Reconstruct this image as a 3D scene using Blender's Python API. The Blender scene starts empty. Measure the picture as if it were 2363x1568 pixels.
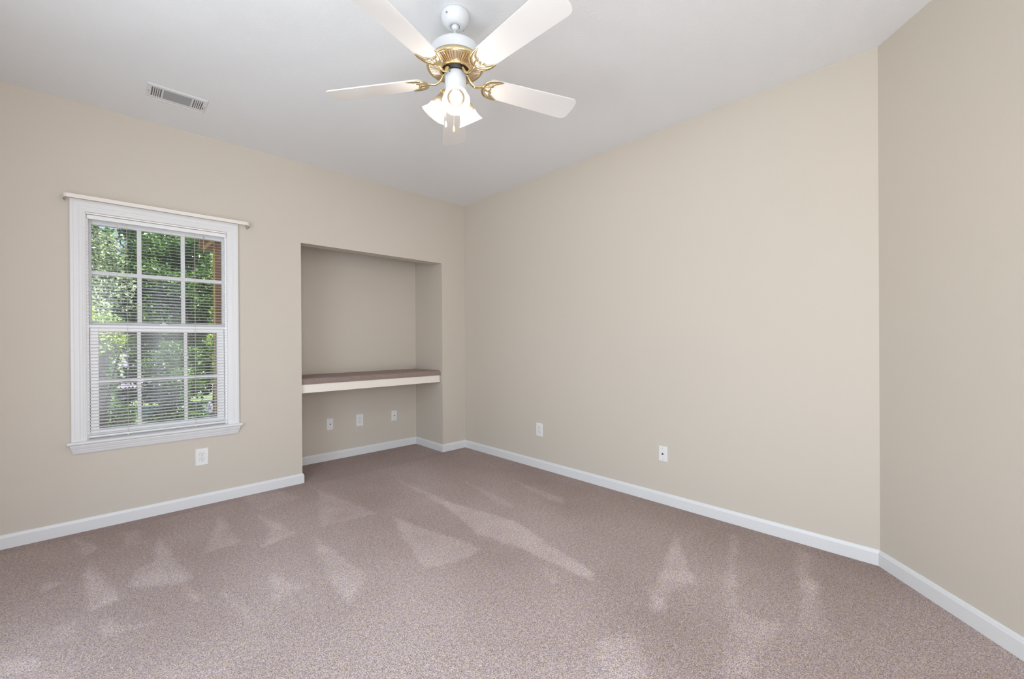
import bpy, bmesh, math, random
from mathutils import Vector, Matrix
from mathutils import noise as mnoise

# ------------------------------------------------------------------ camera
SC = bpy.context.scene
COL = SC.collection
cam_data = bpy.data.cameras.new('camera')
cam = bpy.data.objects.new('camera', cam_data)
COL.objects.link(cam)
F_PX, CX, CY, W_PX, H_PX = 976.017, 1146.351, 790.899, 2363.0, 1568.0
cam_data.sensor_fit = 'HORIZONTAL'
cam_data.sensor_width = 36.0
cam_data.lens = 36.0 * F_PX / W_PX
cam_data.shift_x = (W_PX / 2 - CX) / W_PX
cam_data.shift_y = (CY - H_PX / 2) / W_PX
cam_data.clip_start = 0.05
_F = Vector((0.67807948, 0.73498679, -0.00162207))
_R = Vector((0.73496674, -0.67807469, -0.00621347))
_U = Vector((0.0056667, -0.00302106, 0.99997938))
cam.matrix_world = Matrix(((_R.x, _U.x, -_F.x, -2.99776), (_R.y, _U.y, -_F.y, -3.78633),
                           (_R.z, _U.z, -_F.z, 1.19592), (0, 0, 0, 1)))
SC.camera = cam

# ------------------------------------------------------------------ world, sun, daylight, exposure
SC.view_settings.view_transform = 'Standard'
SC.view_settings.look = 'None'
SC.view_settings.gamma = 1.0
SC.view_settings.use_curve_mapping = False
SC.view_settings.exposure = 0.08
SC.cycles.max_bounces = 10
SC.cycles.diffuse_bounces = 6
SC.cycles.transparent_max_bounces = 24
SC.cycles.sample_clamp_indirect = 6.0
SC.cycles.caustics_reflective = False
SC.cycles.caustics_refractive = False

world = bpy.data.worlds.new('sky')
SC.world = world
world.use_nodes = True
_bg = world.node_tree.nodes['Background']
_sky = world.node_tree.nodes.new('ShaderNodeTexSky')
_sky.sky_type = 'PREETHAM'
_sky.turbidity = 3.0
_sky.sun_direction = (0.36, -0.46, 0.81)
world.node_tree.links.new(_sky.outputs[0], _bg.inputs[0])
_bg.inputs[1].default_value = 1.6

sun_d = bpy.data.lights.new('sun', 'SUN')
sun_d.energy = 16.0
sun_d.color = (1.0, 0.95, 0.86)
sun_d.angle = 0.01
sun = bpy.data.objects.new('sun', sun_d)
COL.objects.link(sun)
sun.rotation_euler = Vector((-0.36, 0.46, -0.81)).to_track_quat('-Z', 'Y').to_euler()


def area_light(name, loc, target, sx, sy, power, color):
    d = bpy.data.lights.new(name, 'AREA')
    d.shape = 'RECTANGLE'
    d.size, d.size_y = sx, sy
    d.energy = power
    d.color = color
    o = bpy.data.objects.new(name, d)
    COL.objects.link(o)
    o.location = loc
    o.rotation_euler = (Vector(target) - Vector(loc)).to_track_quat('-Z', 'Y').to_euler()
    return o


# unseen side window's daylight, then streak lights and fill added at the rear
area_light('daylight_side_window', (-4.1, -2.75, 1.25), (0, -2.75, 1.25), 2.0, 1.9, 54, (0.83, 0.94, 1.0))
for _x, _w in ((-3.10, .42), (-2.33, .15), (-2.10, .12)):        # added strips, shaped to reflect as streaks in the window glass
    area_light('rear_streak_light', (_x, -5.4, 1.25), (_x, 0, 1.25), _w, 2.3, 17 * _w * 2.3, (0.86, 0.93, 1.0))
area_light('rear_fill_light', (-3.60, -5.4, 1.2), (-3.1, 0, 1.2), 0.5, 2.0, 24, (0.88, 0.95, 1.0))  # added fill for the window wall, placed clear of the panes' reflection

BULB_POWER = 31.0
BULB_COLOR = (1.0, 0.965, 0.915)


# ------------------------------------------------------------------ helpers
def new_obj(name, verts, faces, mat, parent=None, smooth=False):
    me = bpy.data.meshes.new(name)
    me.from_pydata([tuple(v) for v in verts], [], faces)
    me.validate()
    bm = bmesh.new()
    bm.from_mesh(me)
    bmesh.ops.recalc_face_normals(bm, faces=bm.faces)
    bm.to_mesh(me)
    bm.free()
    if mat:
        for m in (mat if isinstance(mat, (list, tuple)) else [mat]):
            me.materials.append(m)
    if smooth:
        for f in me.polygons:
            f.use_smooth = True
    o = bpy.data.objects.new(name, me)
    COL.objects.link(o)
    if parent:
        o.parent = parent
    return o


def empty(name, loc=(0, 0, 0), parent=None):
    o = bpy.data.objects.new(name, None)
    o.empty_display_size = 0.1
    COL.objects.link(o)
    o.location = loc
    if parent:
        o.parent = parent
    return o


def tag(o, label, cat, group=None, kind=None):
    o['label'] = label
    o['category'] = cat
    if group:
        o['group'] = group
    if kind:
        o['kind'] = kind
    return o


class G:
    """collects geometry for one mesh"""
    def __init__(s):
        s.v, s.f = [], []

    def add(s, vs, fs, M=None):
        b = len(s.v)
        for v in vs:
            v = Vector(v)
            s.v.append(M @ v if M is not None else v)
        for f in fs:
            s.f.append([b + i for i in f])
        return s

    def box(s, x0, x1, y0, y1, z0, z1, M=None):
        vs = [(x, y, z) for z in (z0, z1) for y in (y0, y1) for x in (x0, x1)]
        fs = [(0, 2, 3, 1), (4, 5, 7, 6), (0, 1, 5, 4), (2, 6, 7, 3), (0, 4, 6, 2), (1, 3, 7, 5)]
        return s.add(vs, fs, M)

    def lathe(s, prof, seg=48, M=None, cap=True):
        """prof: list of (r, z); revolved about z"""
        vs, fs = [], []
        n = len(prof)
        for i in range(seg):
            a = 2 * math.pi * i / seg
            for r, z in prof:
                vs.append((r * math.cos(a), r * math.sin(a), z))
        for i in range(seg):
            j = (i + 1) % seg
            for k in range(n - 1):
                fs.append((i * n + k, j * n + k, j * n + k + 1, i * n + k + 1))
        if cap:
            if prof[0][0] > 1e-4:
                fs.append([i * n for i in range(seg)])
            if prof[-1][0] > 1e-4:
                fs.append([i * n + n - 1 for i in range(seg)])
        return s.add(vs, fs, M)

    def tube(s, pts, rad, seg=8, M=None, flat=1.0, up=(0, 0, 1)):
        """tube along points; rad number or list; flat squashes along up"""
        pts = [Vector(p) for p in pts]
        n = len(pts)
        rr = rad if isinstance(rad, (list, tuple)) else [rad] * n
        vs, fs = [], []
        for i, p in enumerate(pts):
            t = (pts[min(i + 1, n - 1)] - pts[max(i - 1, 0)]).normalized()
            u = Vector(up)
            sd = t.cross(u)
            if sd.length < 1e-4:
                sd = t.cross(Vector((1, 0, 0)))
            sd.normalize()
            u2 = sd.cross(t).normalized()
            for k in range(seg):
                a = 2 * math.pi * k / seg
                vs.append(p + sd * math.cos(a) * rr[i] + u2 * math.sin(a) * rr[i] * flat)
        for i in range(n - 1):
            for k in range(seg):
                l = (k + 1) % seg
                fs.append((i * seg + k, i * seg + l, (i + 1) * seg + l, (i + 1) * seg + k))
        fs.append(list(range(seg)))
        fs.append([(n - 1) * seg + k for k in range(seg)])
        return s.add(vs, fs, M)

    def prism(s, outline, z0, z1, M=None):
        n = len(outline)
        vs = [(x, y, z0) for x, y in outline] + [(x, y, z1) for x, y in outline]
        fs = [list(range(n))[::-1], [n + i for i in range(n)]]
        fs += [(i, (i + 1) % n, n + (i + 1) % n, n + i) for i in range(n)]
        return s.add(vs, fs, M)

    def build(s, name, mat, parent=None, smooth=False):
        return new_obj(name, s.v, s.f, mat, parent, smooth)


def bevel(o, w=0.002, seg=2, angle=0.6):
    m = o.modifiers.new('bevel', 'BEVEL')
    m.width = w
    m.segments = seg
    m.limit_method = 'ANGLE'
    m.angle_limit = angle
    return o


# ------------------------------------------------------------------ materials
def mat_base(name, color, rough=0.5, metal=0.0, spec=0.5):
    m = bpy.data.materials.new(name)
    m.use_nodes = True
    b = m.node_tree.nodes['Principled BSDF']
    b.inputs['Base Color'].default_value = (*color, 1)
    b.inputs['Roughness'].default_value = rough
    b.inputs['Metallic'].default_value = metal
    b.inputs['Specular IOR Level'].default_value = spec
    return m


def nodes(m):
    return m.node_tree.nodes, m.node_tree.links, m.node_tree.nodes['Principled BSDF']


def add_bump(m, scale, strength, dist=0.001, kind='noise', detail=3.0, stretch=None):
    N, L, b = nodes(m)
    tc = N.new('ShaderNodeTexCoord')
    t = N.new('ShaderNodeTexNoise')
    t.inputs['Scale'].default_value = scale
    t.inputs['Detail'].default_value = detail
    src = tc.outputs['Object']
    if stretch:
        mp = N.new('ShaderNodeMapping')
        mp.inputs['Scale'].default_value = stretch
        L.new(src, mp.inputs[0])
        src = mp.outputs[0]
    L.new(src, t.inputs['Vector'])
    bp = N.new('ShaderNodeBump')
    bp.inputs['Strength'].default_value = strength
    bp.inputs['Distance'].default_value = dist
    L.new(t.outputs['Fac'], bp.inputs['Height'])
    L.new(bp.outputs[0], b.inputs['Normal'])
    return t, bp


def add_var(m, c1, c2, scale, detail=2.0):
    """noise mix between two colours"""
    N, L, b = nodes(m)
    tc = N.new('ShaderNodeTexCoord')
    t = N.new('ShaderNodeTexNoise')
    t.inputs['Scale'].default_value = scale
    t.inputs['Detail'].default_value = detail
    L.new(tc.outputs['Object'], t.inputs['Vector'])
    mx = N.new('ShaderNodeMix')
    mx.data_type = 'RGBA'
    mx.inputs[6].default_value = (*c1, 1)
    mx.inputs[7].default_value = (*c2, 1)
    L.new(t.outputs['Fac'], mx.inputs[0])
    L.new(mx.outputs[2], b.inputs['Base Color'])
    return mx


M_WALL = mat_base('beige_wall_paint', (0.56, 0.475, 0.385), 0.62, spec=0.3)
add_var(M_WALL, (0.598, 0.546, 0.474), (0.612, 0.560, 0.488), 1.3)
add_bump(M_WALL, 150, 0.18, 0.0012, detail=2)

M_CEIL = mat_base('textured_ceiling_paint', (0.81, 0.83, 0.845), 0.8, spec=0.2)


def ceiling_nodes(m):
    N, L, b = nodes(m)
    tc = N.new('ShaderNodeTexCoord')
    w = N.new('ShaderNodeTexNoise')          # warps the brushed stipple into swirls
    w.inputs['Scale'].default_value = 5.0
    w.inputs['Detail'].default_value = 1.0
    L.new(tc.outputs['Object'], w.inputs['Vector'])
    mx = N.new('ShaderNodeVectorMath')
    mx.operation = 'MULTIPLY_ADD'
    L.new(w.outputs['Color'], mx.inputs[0])
    mx.inputs[1].default_value = (0.5, 0.5, 0.5)
    L.new(tc.outputs['Object'], mx.inputs[2])
    mp = N.new('ShaderNodeMapping')
    mp.inputs['Scale'].default_value = (1.0, 2.1, 1.0)
    L.new(mx.outputs[0], mp.inputs[0])
    t = N.new('ShaderNodeTexNoise')
    t.inputs['Scale'].default_value = 105
    t.inputs['Detail'].default_value = 3.0
    L.new(mp.outputs[0], t.inputs['Vector'])
    bp = N.new('ShaderNodeBump')
    bp.inputs['Strength'].default_value = 0.32
    bp.inputs['Distance'].default_value = 0.004
    L.new(t.outputs['Fac'], bp.inputs['Height'])
    L.new(bp.outputs[0], b.inputs['Normal'])


ceiling_nodes(M_CEIL)

M_TRIM = mat_base('white_trim_paint', (0.74, 0.745, 0.75), 0.35, spec=0.4)
M_APRON = mat_base('cream_painted_board', (0.87, 0.82, 0.75), 0.45, spec=0.4)
M_VINYL = mat_base('white_vinyl', (0.92, 0.92, 0.93), 0.35)
M_PLASTIC = mat_base('white_plate_plastic', (0.80, 0.80, 0.79), 0.3)
M_DARK = mat_base('dark_slot', (0.02, 0.02, 0.02), 0.6)
M_DARKMETAL = mat_base('dark_metal', (0.05, 0.048, 0.05), 0.45, metal=0.4)
M_NICKEL = mat_base('screw_metal', (0.45, 0.43, 0.40), 0.35, metal=0.9)
M_VENT = mat_base('vent_enamel', (0.72, 0.72, 0.73), 0.4)
M_VENTIN = mat_base('vent_damper_grey', (0.20, 0.20, 0.20), 0.6)
M_FAN = mat_base('white_fan_enamel', (0.74, 0.77, 0.79), 0.3)
M_BLADE = mat_base('white_fan_blade', (0.76, 0.75, 0.735), 0.42)
add_bump(M_BLADE, 60, 0.03, 0.001)
M_BRASS = mat_base('polished_brass', (0.90, 0.735, 0.42), 0.17, metal=1.0)
M_ROD = mat_base('ivory_rod_enamel', (0.80, 0.755, 0.70), 0.4)
M_SLAT = mat_base('white_blind_slat', (0.82, 0.82, 0.81), 0.35)
M_CORD = mat_base('blind_cord', (0.66, 0.62, 0.52), 0.8)


def carpet_mat(name, with_attr=True, k=1.0):
    m = mat_base(name, (0.4, 0.3, 0.28), 0.95, spec=0.1)
    N, L, b = nodes(m)
    b.inputs['Sheen Weight'].default_value = 0.25
    b.inputs['Sheen Roughness'].default_value = 0.6
    b.inputs['Sheen Tint'].default_value = (0.9, 0.8, 0.8, 1)
    tc = N.new('ShaderNodeTexCoord')

    def noise(scale, detail, rough=0.5):
        t = N.new('ShaderNodeTexNoise')
        t.inputs['Scale'].default_value = scale * k
        t.inputs['Detail'].default_value = detail
        t.inputs['Roughness'].default_value = rough
        L.new(tc.outputs['Object'], t.inputs['Vector'])
        return t

    def ramp(src, p0, c0, p1, c1):
        r = N.new('ShaderNodeValToRGB')
        r.color_ramp.elements[0].position = p0
        r.color_ramp.elements[0].color = (*c0, 1)
        r.color_ramp.elements[1].position = p1
        r.color_ramp.elements[1].color = (*c1, 1)
        L.new(src, r.inputs[0])
        return r

    def mult(a, bb, fac=1.0):
        x = N.new('ShaderNodeMix')
        x.data_type = 'RGBA'
        x.blend_type = 'MULTIPLY'
        x.inputs[0].default_value = fac
        L.new(a, x.inputs[6])
        L.new(bb, x.inputs[7])
        return x.outputs[2]

    fine = noise(215, 3, 0.65)
    tint = noise(26, 3, 0.6)
    clump = noise(62, 4, 0.7)
    big = noise(2.2, 3, 0.6)
    tuft = N.new('ShaderNodeTexVoronoi')
    tuft.inputs['Scale'].default_value = 140 * k
    tuft.inputs['Randomness'].default_value = 1.0
    L.new(tc.outputs['Object'], tuft.inputs['Vector'])
    base = N.new('ShaderNodeMix')
    base.data_type = 'RGBA'
    base.inputs[6].default_value = (0.375, 0.290, 0.258, 1)
    base.inputs[7].default_value = (0.71, 0.618, 0.598, 1)
    if with_attr:
        at = N.new('ShaderNodeAttribute')
        at.attribute_name = 'pile'
        ma = N.new('ShaderNodeMath')
        ma.operation = 'MULTIPLY_ADD'
        L.new(big.outputs['Fac'], ma.inputs[0])
        ma.inputs[1].default_value = 0.5
        L.new(at.outputs['Fac'], ma.inputs[2])
        sb = N.new('ShaderNodeMath')
        sb.operation = 'SUBTRACT'
        sb.use_clamp = True
        L.new(ma.outputs[0], sb.inputs[0])
        sb.inputs[1].default_value = 0.25
        L.new(sb.outputs[0], base.inputs[0])
    else:
        base.inputs[0].default_value = 0.15
    r1 = ramp(fine.outputs['Fac'], 0.36, (0.40, 0.37, 0.36), 0.62, (1.26, 1.25, 1.24))
    r3 = ramp(tint.outputs['Fac'], 0.35, (1.0, 0.97, 0.88), 0.60, (0.98, 0.97, 1.02))
    r2 = ramp(tuft.outputs['Distance'], 0.06, (0.30, 0.26, 0.25), 0.36, (1.0, 1.0, 1.0))
    c = mult(base.outputs[2], r1.outputs[0])
    c = mult(c, r3.outputs[0])
    r4 = ramp(clump.outputs['Fac'], 0.36, (0.76, 0.74, 0.73), 0.62, (1.10, 1.10, 1.10))
    c = mult(c, r4.outputs[0])
    c = mult(c, r2.outputs[0])
    L.new(c, b.inputs['Base Color'])
    bp = N.new('ShaderNodeBump')
    bp.inputs['Strength'].default_value = 0.6
    bp.inputs['Distance'].default_value = 0.004
    hm = N.new('ShaderNodeMath')
    hm.operation = 'ADD'
    L.new(tuft.outputs['Distance'], hm.inputs[0])
    L.new(fine.outputs['Fac'], hm.inputs[1])
    L.new(hm.outputs[0], bp.inputs['Height'])
    L.new(bp.outputs[0], b.inputs['Normal'])
    return m


M_CARPET = carpet_mat('mauve_cut_pile_carpet', True)
M_CARPET_SHELF = carpet_mat('mauve_carpet_on_shelf', False, 2.2)


def glass_mat():
    m = bpy.data.materials.new('window_glass')
    m.use_nodes = True
    N, L = m.node_tree.nodes, m.node_tree.links
    N.remove(N['Principled BSDF'])
    out = N['Material Output']
    tr = N.new('ShaderNodeBsdfTransparent')
    gl = N.new('ShaderNodeBsdfGlossy')
    gl.inputs['Roughness'].default_value = 0.11
    fr = N.new('ShaderNodeFresnel')
    fr.inputs['IOR'].default_value = 1.5
    mx = N.new('ShaderNodeMixShader')
    L.new(fr.outputs[0], mx.inputs[0])
    L.new(tr.outputs[0], mx.inputs[1])
    L.new(gl.outputs[0], mx.inputs[2])
    L.new(mx.outputs[0], out.inputs[0])
    return m


M_GLASS = glass_mat()


def emit_mat(name, color, strength):
    m = mat_base(name, color, 0.4)
    b = m.node_tree.nodes['Principled BSDF']
    b.inputs['Emission Color'].default_value = (*color, 1)
    b.inputs['Emission Strength'].default_value = strength
    return m


M_BULB = emit_mat('lit_bulb', (1.0, 0.93, 0.82), 9.0)


def shade_mat():
    """ribbed frosted glass: lets most of the bulb's light through, scatters the rest"""
    m = bpy.data.materials.new('frosted_ribbed_glass')
    m.use_nodes = True
    N, L = m.node_tree.nodes, m.node_tree.links
    N.remove(N['Principled BSDF'])
    out = N['Material Output']
    tl = N.new('ShaderNodeBsdfTranslucent')
    tl.inputs[0].default_value = (0.32, 0.275, 0.225, 1)
    df = N.new('ShaderNodeBsdfDiffuse')
    df.inputs[0].default_value = (0.22, 0.20, 0.175, 1)
    tr = N.new('ShaderNodeBsdfTransparent')
    tr.inputs[0].default_value = (1.0, 0.97, 0.93, 1)
    gl = N.new('ShaderNodeBsdfGlossy')
    gl.inputs['Roughness'].default_value = 0.12
    m1 = N.new('ShaderNodeMixShader')
    m1.inputs[0].default_value = 0.35
    L.new(tl.outputs[0], m1.inputs[1])
    L.new(df.outputs[0], m1.inputs[2])
    m2 = N.new('ShaderNodeMixShader')
    at = N.new('ShaderNodeAttribute')       # clearer towards the flared mouth, dense in the ribbed neck
    at.attribute_name = 'clearness'
    L.new(at.outputs['Fac'], m2.inputs[0])
    L.new(m1.outputs[0], m2.inputs[1])
    L.new(tr.outputs[0], m2.inputs[2])
    m3 = N.new('ShaderNodeMixShader')
    m3.inputs[0].default_value = 0.06
    L.new(m2.outputs[0], m3.inputs[1])
    L.new(gl.outputs[0], m3.inputs[2])
    L.new(m3.outputs[0], out.inputs[0])
    return m


M_SHADE = shade_mat()

# ------------------------------------------------------------------ room shell
HC = 2.74          # ceiling height
L_DIAG = 3.5141    # where the right wall turns
TD = math.radians(41.885)
DD = Vector((-math.cos(TD), -math.sin(TD), 0))     # run of the diagonal wall, towards the camera
XW, YR = -3.9, -5.2                                # side wall, rear wall
DEND = Vector((0, -L_DIAG, 0)) + DD * ((YR + L_DIAG) / DD.y)
AX0, AX1 = -1.774, -0.312                          # alcove
AY, AZ, AHD = 0.539, 2.053, 0.12                   # depth, header bottom, header thickness
WX0, WX1, WZ0, WZ1 = -3.098, -2.310, 0.578, 2.045  # window opening
TH = 0.14


def structure(o, label, cat):
    return tag(o, label, cat, kind='structure')


# floor: fine grid with the vacuum cleaner's pile marks and broad sheen tones as a vertex attribute
WEDGES = [
 [(-2.77,-.48),(-2.69,-1.13),(-2.74,-1.17),(-2.92,-1.03),(-2.88,-.84),(-2.82,-.82)],
 [(-3.08,-.53),(-2.96,-1.13),(-3.05,-1.15),(-3.08,-.92)],
 [(-2.43,-.33),(-2.42,-.86),(-2.59,-.88),(-2.54,-.72)],
 [(-2.23,-.49),(-2.13,-.97),(-2.33,-1.02),(-2.22,-.81)],
 [(-2.38,-1.39),(-2.3,-1.62),(-2.44,-1.64)],
 [(-3.03,-1.26),(-2.94,-1.42),(-2.86,-1.45),(-3.01,-1.43)],
 [(-3.16,-1.2),(-3.09,-1.21),(-3.11,-1.37),(-3.16,-1.31)],
 [(-3.24,-.69),(-3.17,-.75),(-3.23,-.78)],
 [(-2.93,-.19),(-2.86,-.23),(-2.84,-.48),(-2.93,-.45)],
 [(-2.59,-1.37),(-2.52,-1.77),(-2.54,-1.77),(-2.6,-1.42)],
 [(-3.15,-.09),(-3.04,-.37),(-3.09,-.48)],
 [(-2.73,-1.15),(-2.68,-1.37),(-2.7,-1.4),(-2.73,-1.22)],
 [(-3.3,-1.34),(-3.19,-1.43),(-3.18,-1.5),(-3.29,-1.43)],
 [(-1.74,-.28),(-1.61,-1.04),(-1.98,-.98)],
 [(-1.56, -1.19), (-1.51, -1.48), (-1.44, -1.76), (-1.42, -1.93), (-1.62, -1.94), (-1.77, -1.88), (-1.64, -1.4)],
 [(-2.06,-1.11),(-2.03,-1.74),(-2.2,-1.91),(-2.12,-1.31)],
 [(-1.13, -1.2), (-1.01, -1.79), (-1.12, -2.3), (-1.16, -2.51), (-1.23, -2.57), (-1.23, -2.35), (-1.24, -2.05), (-1.31, -1.78), (-1.23, -1.46), (-1.19, -1.28)],
 [(-.44,-2.62),(-.87,-2.91),(-1.12,-2.82)],
 [(-1.31,-2.3),(-1.34,-2.44),(-1.39,-2.44)],
 [(-.28,-3.21),(-.48,-3.35),(-.71,-3.32)],
 [(-.67,-3.02),(-.92,-3.12),(-1.1,-3.11)],
 [(-0.75, -0.95), (-0.78, -1.46), (-0.84, -1.63), (-0.87, -1.49)],
 [(-2.23,-.05),(-1.98,-.02),(-1.91,-.35),(-2.2,-.42)],
 [(-1.13,-2.83),(-1.05,-2.86),(-1.2,-2.9),(-1.23,-2.87)],
 [(-1.14, -0.43), (-1.12, -1.21), (-1.19, -1.28), (-1.17, -0.77)],
 [(-0.43, -1.2), (-0.46, -1.78), (-0.54, -1.82), (-0.51, -1.5)],
 [(-0.19, -2.85), (-0.15, -2.88), (-0.77, -3.06), (-0.87, -3.04)],
 [(-0.94, -3.13), (-0.95, -3.22), (-0.91, -3.29), (-1.19, -3.26), (-1.34, -3.29), (-1.4, -3.22)],
 [(-0.1, -3.17), (-0.13, -3.23), (-0.59, -3.35), (-0.83, -3.43), (-0.93, -3.35), (-0.64, -3.3)],
 [(-1.07, -2.78), (-1.15, -2.9), (-1.2, -2.89)],
 [(-1.58,-2.81),(-1.42,-2.89),(-1.59,-3.05),(-1.7,-2.95)],
]
# strength of each mark, and the edge (index) it fades towards
W_AMP = [.75, .8, .6, .75, .6, .6, .5, .7, .45, .5, .5, .6, .7, .5, .7, .6, .85, .7, .6, .45, .4, .5, .35, .6, .6, .5, .45, .55, .5, .6, .5]


def poly_sd(px, py, poly):
    """signed distance to polygon, + inside"""
    n = len(poly)
    d = 1e9
    inside = False
    for i in range(n):
        x0, y0 = poly[i]
        x1, y1 = poly[(i + 1) % n]
        ex, ey = x1 - x0, y1 - y0
        wx, wy = px - x0, py - y0
        t = max(0.0, min(1.0, (wx * ex + wy * ey) / (ex * ex + ey * ey + 1e-12)))
        d = min(d, math.hypot(wx - ex * t, wy - ey * t))
        if (y0 > py) != (y1 > py) and px < (x1 - x0) * (py - y0) / (y1 - y0) + x0:
            inside = not inside
    return d if inside else -d


def build_floor():
    step = 0.018
    x0, x1, y0, y1 = XW, 0.02, YR, AY + 0.01
    nx, ny = int((x1 - x0) / step) + 1, int((y1 - y0) / step) + 1
    verts = [(x0 + (x1 - x0) * i / nx, y0 + (y1 - y0) * j / ny, 0) for j in range(ny + 1) for i in range(nx + 1)]
    faces = [(j * (nx + 1) + i, j * (nx + 1) + i + 1, (j + 1) * (nx + 1) + i + 1, (j + 1) * (nx + 1) + i)
             for j in range(ny) for i in range(nx)]
    o = new_obj('floor', verts, faces, M_CARPET)
    at = o.data.attributes.new('pile', 'FLOAT', 'POINT')
    boxes = [(min(p[0] for p in w) - .1, max(p[0] for p in w) + .1, min(p[1] for p in w) - .1, max(p[1] for p in w) + .1)
             for w in WEDGES]
    for k, v in enumerate(o.data.vertices):
        x, y = v.co.x, v.co.y
        # pile lies differently in broad vacuum lanes that run from the far wall towards the camera
        s = 0.34 + 0.10 * math.sin(5.1 * (x + 0.12 * y) + 0.8) * (1 if y < 0 else .3) + 0.05 * math.sin(9.0 * (0.8 * x - 0.5 * y))
        dw = min(-x, -y if not (AX0 < x < AX1) else AY - y)          # darker towards the walls
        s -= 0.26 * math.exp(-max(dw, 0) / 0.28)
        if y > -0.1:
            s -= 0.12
        s += 0.22 * max(0, min(1, (-y - 1.2) / 1.2)) * max(0, min(1, (-x - 0.7) / 1.0))  # near floor lighter: pile lay, with some view sheen put into the colour
        for w, a, bb in zip(WEDGES, W_AMP, boxes):
            if bb[0] < x < bb[1] and bb[2] < y < bb[3]:
                wob = Vector((x * 9, y * 9, 0))
                wx = mnoise.noise(wob) * .016 + mnoise.noise(wob * 3.1) * .012
                wy = mnoise.noise(wob + Vector((7, 3, 1))) * .016 + mnoise.noise(wob * 3.1 + Vector((2, 9, 4))) * .012
                sd = poly_sd(x + wx, y + wy, w)
                s += a * 0.62 * max(0.0, min(1.0, sd / 0.028 + 0.6)) * (.85 + .6 * mnoise.noise(wob * .8))
        at.data[k].value = s
    # slab thickness under the pile
    return o


structure(build_floor(), 'mauve cut pile carpet covering the whole floor', 'carpet')

g = G()
g.box(XW - TH, TH, YR - TH, AY + TH, HC, HC + 0.12)
structure(g.build('ceiling', M_CEIL), 'white textured plaster ceiling', 'ceiling')

# window wall with its opening and the alcove opening
g = G()
g.box(XW - TH, WX0, 0, TH, 0, HC)
g.box(WX0, WX1, 0, TH, 0, WZ0)
g.box(WX0, WX1, 0, TH, WZ1, HC)
g.box(WX1, AX0, 0, TH, 0, HC)
g.box(AX0, AX1, 0, AHD, AZ, HC)
g.box(AX1, 0, 0, TH, 0, HC)
structure(g.build('wall_left', M_WALL), 'beige wall with the window and the desk alcove', 'wall')
g = G()
g.box(AX0 - TH, AX1 + TH, AY, AY + TH, 0, HC)
g.box(AX0 - TH, AX0, TH, AY, 0, HC)
g.box(AX1, AX1 + TH, TH, AY, 0, HC)
structure(g.build('wall_alcove', M_WALL), 'beige back and side walls inside the desk alcove', 'wall')
g = G()
g.box(0, TH, -L_DIAG, TH, 0, HC)
structure(g.build('wall_right', M_WALL), 'long blank beige wall on the right with two low wall plates', 'wall')
nrm = Vector((-DD.y, DD.x, 0))
if nrm.x < 0:
    nrm = -nrm
A0 = Vector((0, -L_DIAG, 0))
A1 = DEND
g = G()
pts = [A0, A1, A1 + nrm * TH, A0 + nrm * TH + Vector((0.02, 0, 0))]
g.prism([(q.x, q.y) for q in pts], 0, HC)
structure(g.build('wall_diagonal', M_WALL), 'blank beige angled wall at the right edge', 'wall')
# unseen walls behind the camera, with a side window and a rear opening added to let light in
g = G()
g.box(XW - TH, XW, YR, -3.8, 0, HC)
g.box(XW - TH, XW, -1.7, TH, 0, HC)
g.box(XW - TH, XW, -3.8, -1.7, 0, 0.25)
g.box(XW - TH, XW, -3.8, -1.7, 2.25, HC)
structure(g.build('wall_side', M_WALL), 'beige side wall with a wide window opening behind the camera', 'wall')
g = G()
g.box(XW - TH, -3.88, YR - TH, YR, 0, HC)
g.box(-3.88, -1.45, YR - TH, YR, 2.3, HC)
g.box(-1.45, DEND.x + 0.3, YR - TH, YR, 0, HC)
structure(g.build('wall_rear', M_WALL), 'beige rear wall with a wide opening behind the camera', 'wall')


# ---- baseboards: profile swept along a wall polyline, mitred, one mesh per wall
BB = [(0, 0), (0.012, 0), (0.012, 0.064), (0.010, 0.067), (0.0085, 0.072), (0.006, 0.079), (0.003, 0.082), (0, 0.082)]


def sweep_segments(path, prof, mitre_ends=(None, None)):
    """path: list of (x,y) with the room on the right-hand side; returns verts/faces per segment"""
    P = [Vector((x, y)) for x, y in path]
    n = len(P)
    dirs = [(P[i + 1] - P[i]).normalized() for i in range(n - 1)]
    nr = [Vector((d.y, -d.x)) for d in dirs]
    off = []
    for i in range(n):
        if i == 0:
            off.append(nr[0])
        elif i == n - 1:
            off.append(nr[-1])
        else:
            m = (nr[i - 1] + nr[i]).normalized()
            off.append(m / m.dot(nr[i]))
    out = []
    for i in range(n - 1):
        vs, fs = [], []
        for e in (i, i + 1):
            for t, z in prof:
                q = P[e] + off[e] * t
                vs.append((q.x, q.y, z))
        k = len(prof)
        for a in range(k):
            b = (a + 1) % k
            fs.append((a, b, k + b, k + a))
        fs.append(list(range(k)))
        fs.append([k + a for a in range(k)])
        out.append((vs, fs))
    return out


segs = sweep_segments([(XW, 0), (AX0, 0), (AX0, AY), (AX1, AY), (AX1, 0), (0, 0), (0, -L_DIAG), (DEND.x, DEND.y)], BB)
names = [('baseboard_left', 'white baseboard under the window'), ('baseboard_alcove_left', 'white baseboard on the hidden left side of the alcove'),
         ('baseboard_alcove', 'white baseboard along the back of the alcove'), ('baseboard_alcove_right', 'short white baseboard on the right side of the alcove'),
         ('baseboard_corner', 'shortest white baseboard between the alcove and the corner'), ('baseboard_right', 'long white baseboard along the right wall'),
         ('baseboard_diagonal', 'white baseboard along the angled wall')]
for (vs, fs), (nm, lb) in zip(segs, names):
    o = new_obj(nm, vs, fs, M_TRIM)
    structure(o, lb, 'baseboard')

# ------------------------------------------------------------------ window
win = empty('window_1', (WX0 * .5 + WX1 * .5, 0, WZ0))
structure(win, 'white double hung window with muntins and fluted casing', 'window')
WO = Vector(win.location)


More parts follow.
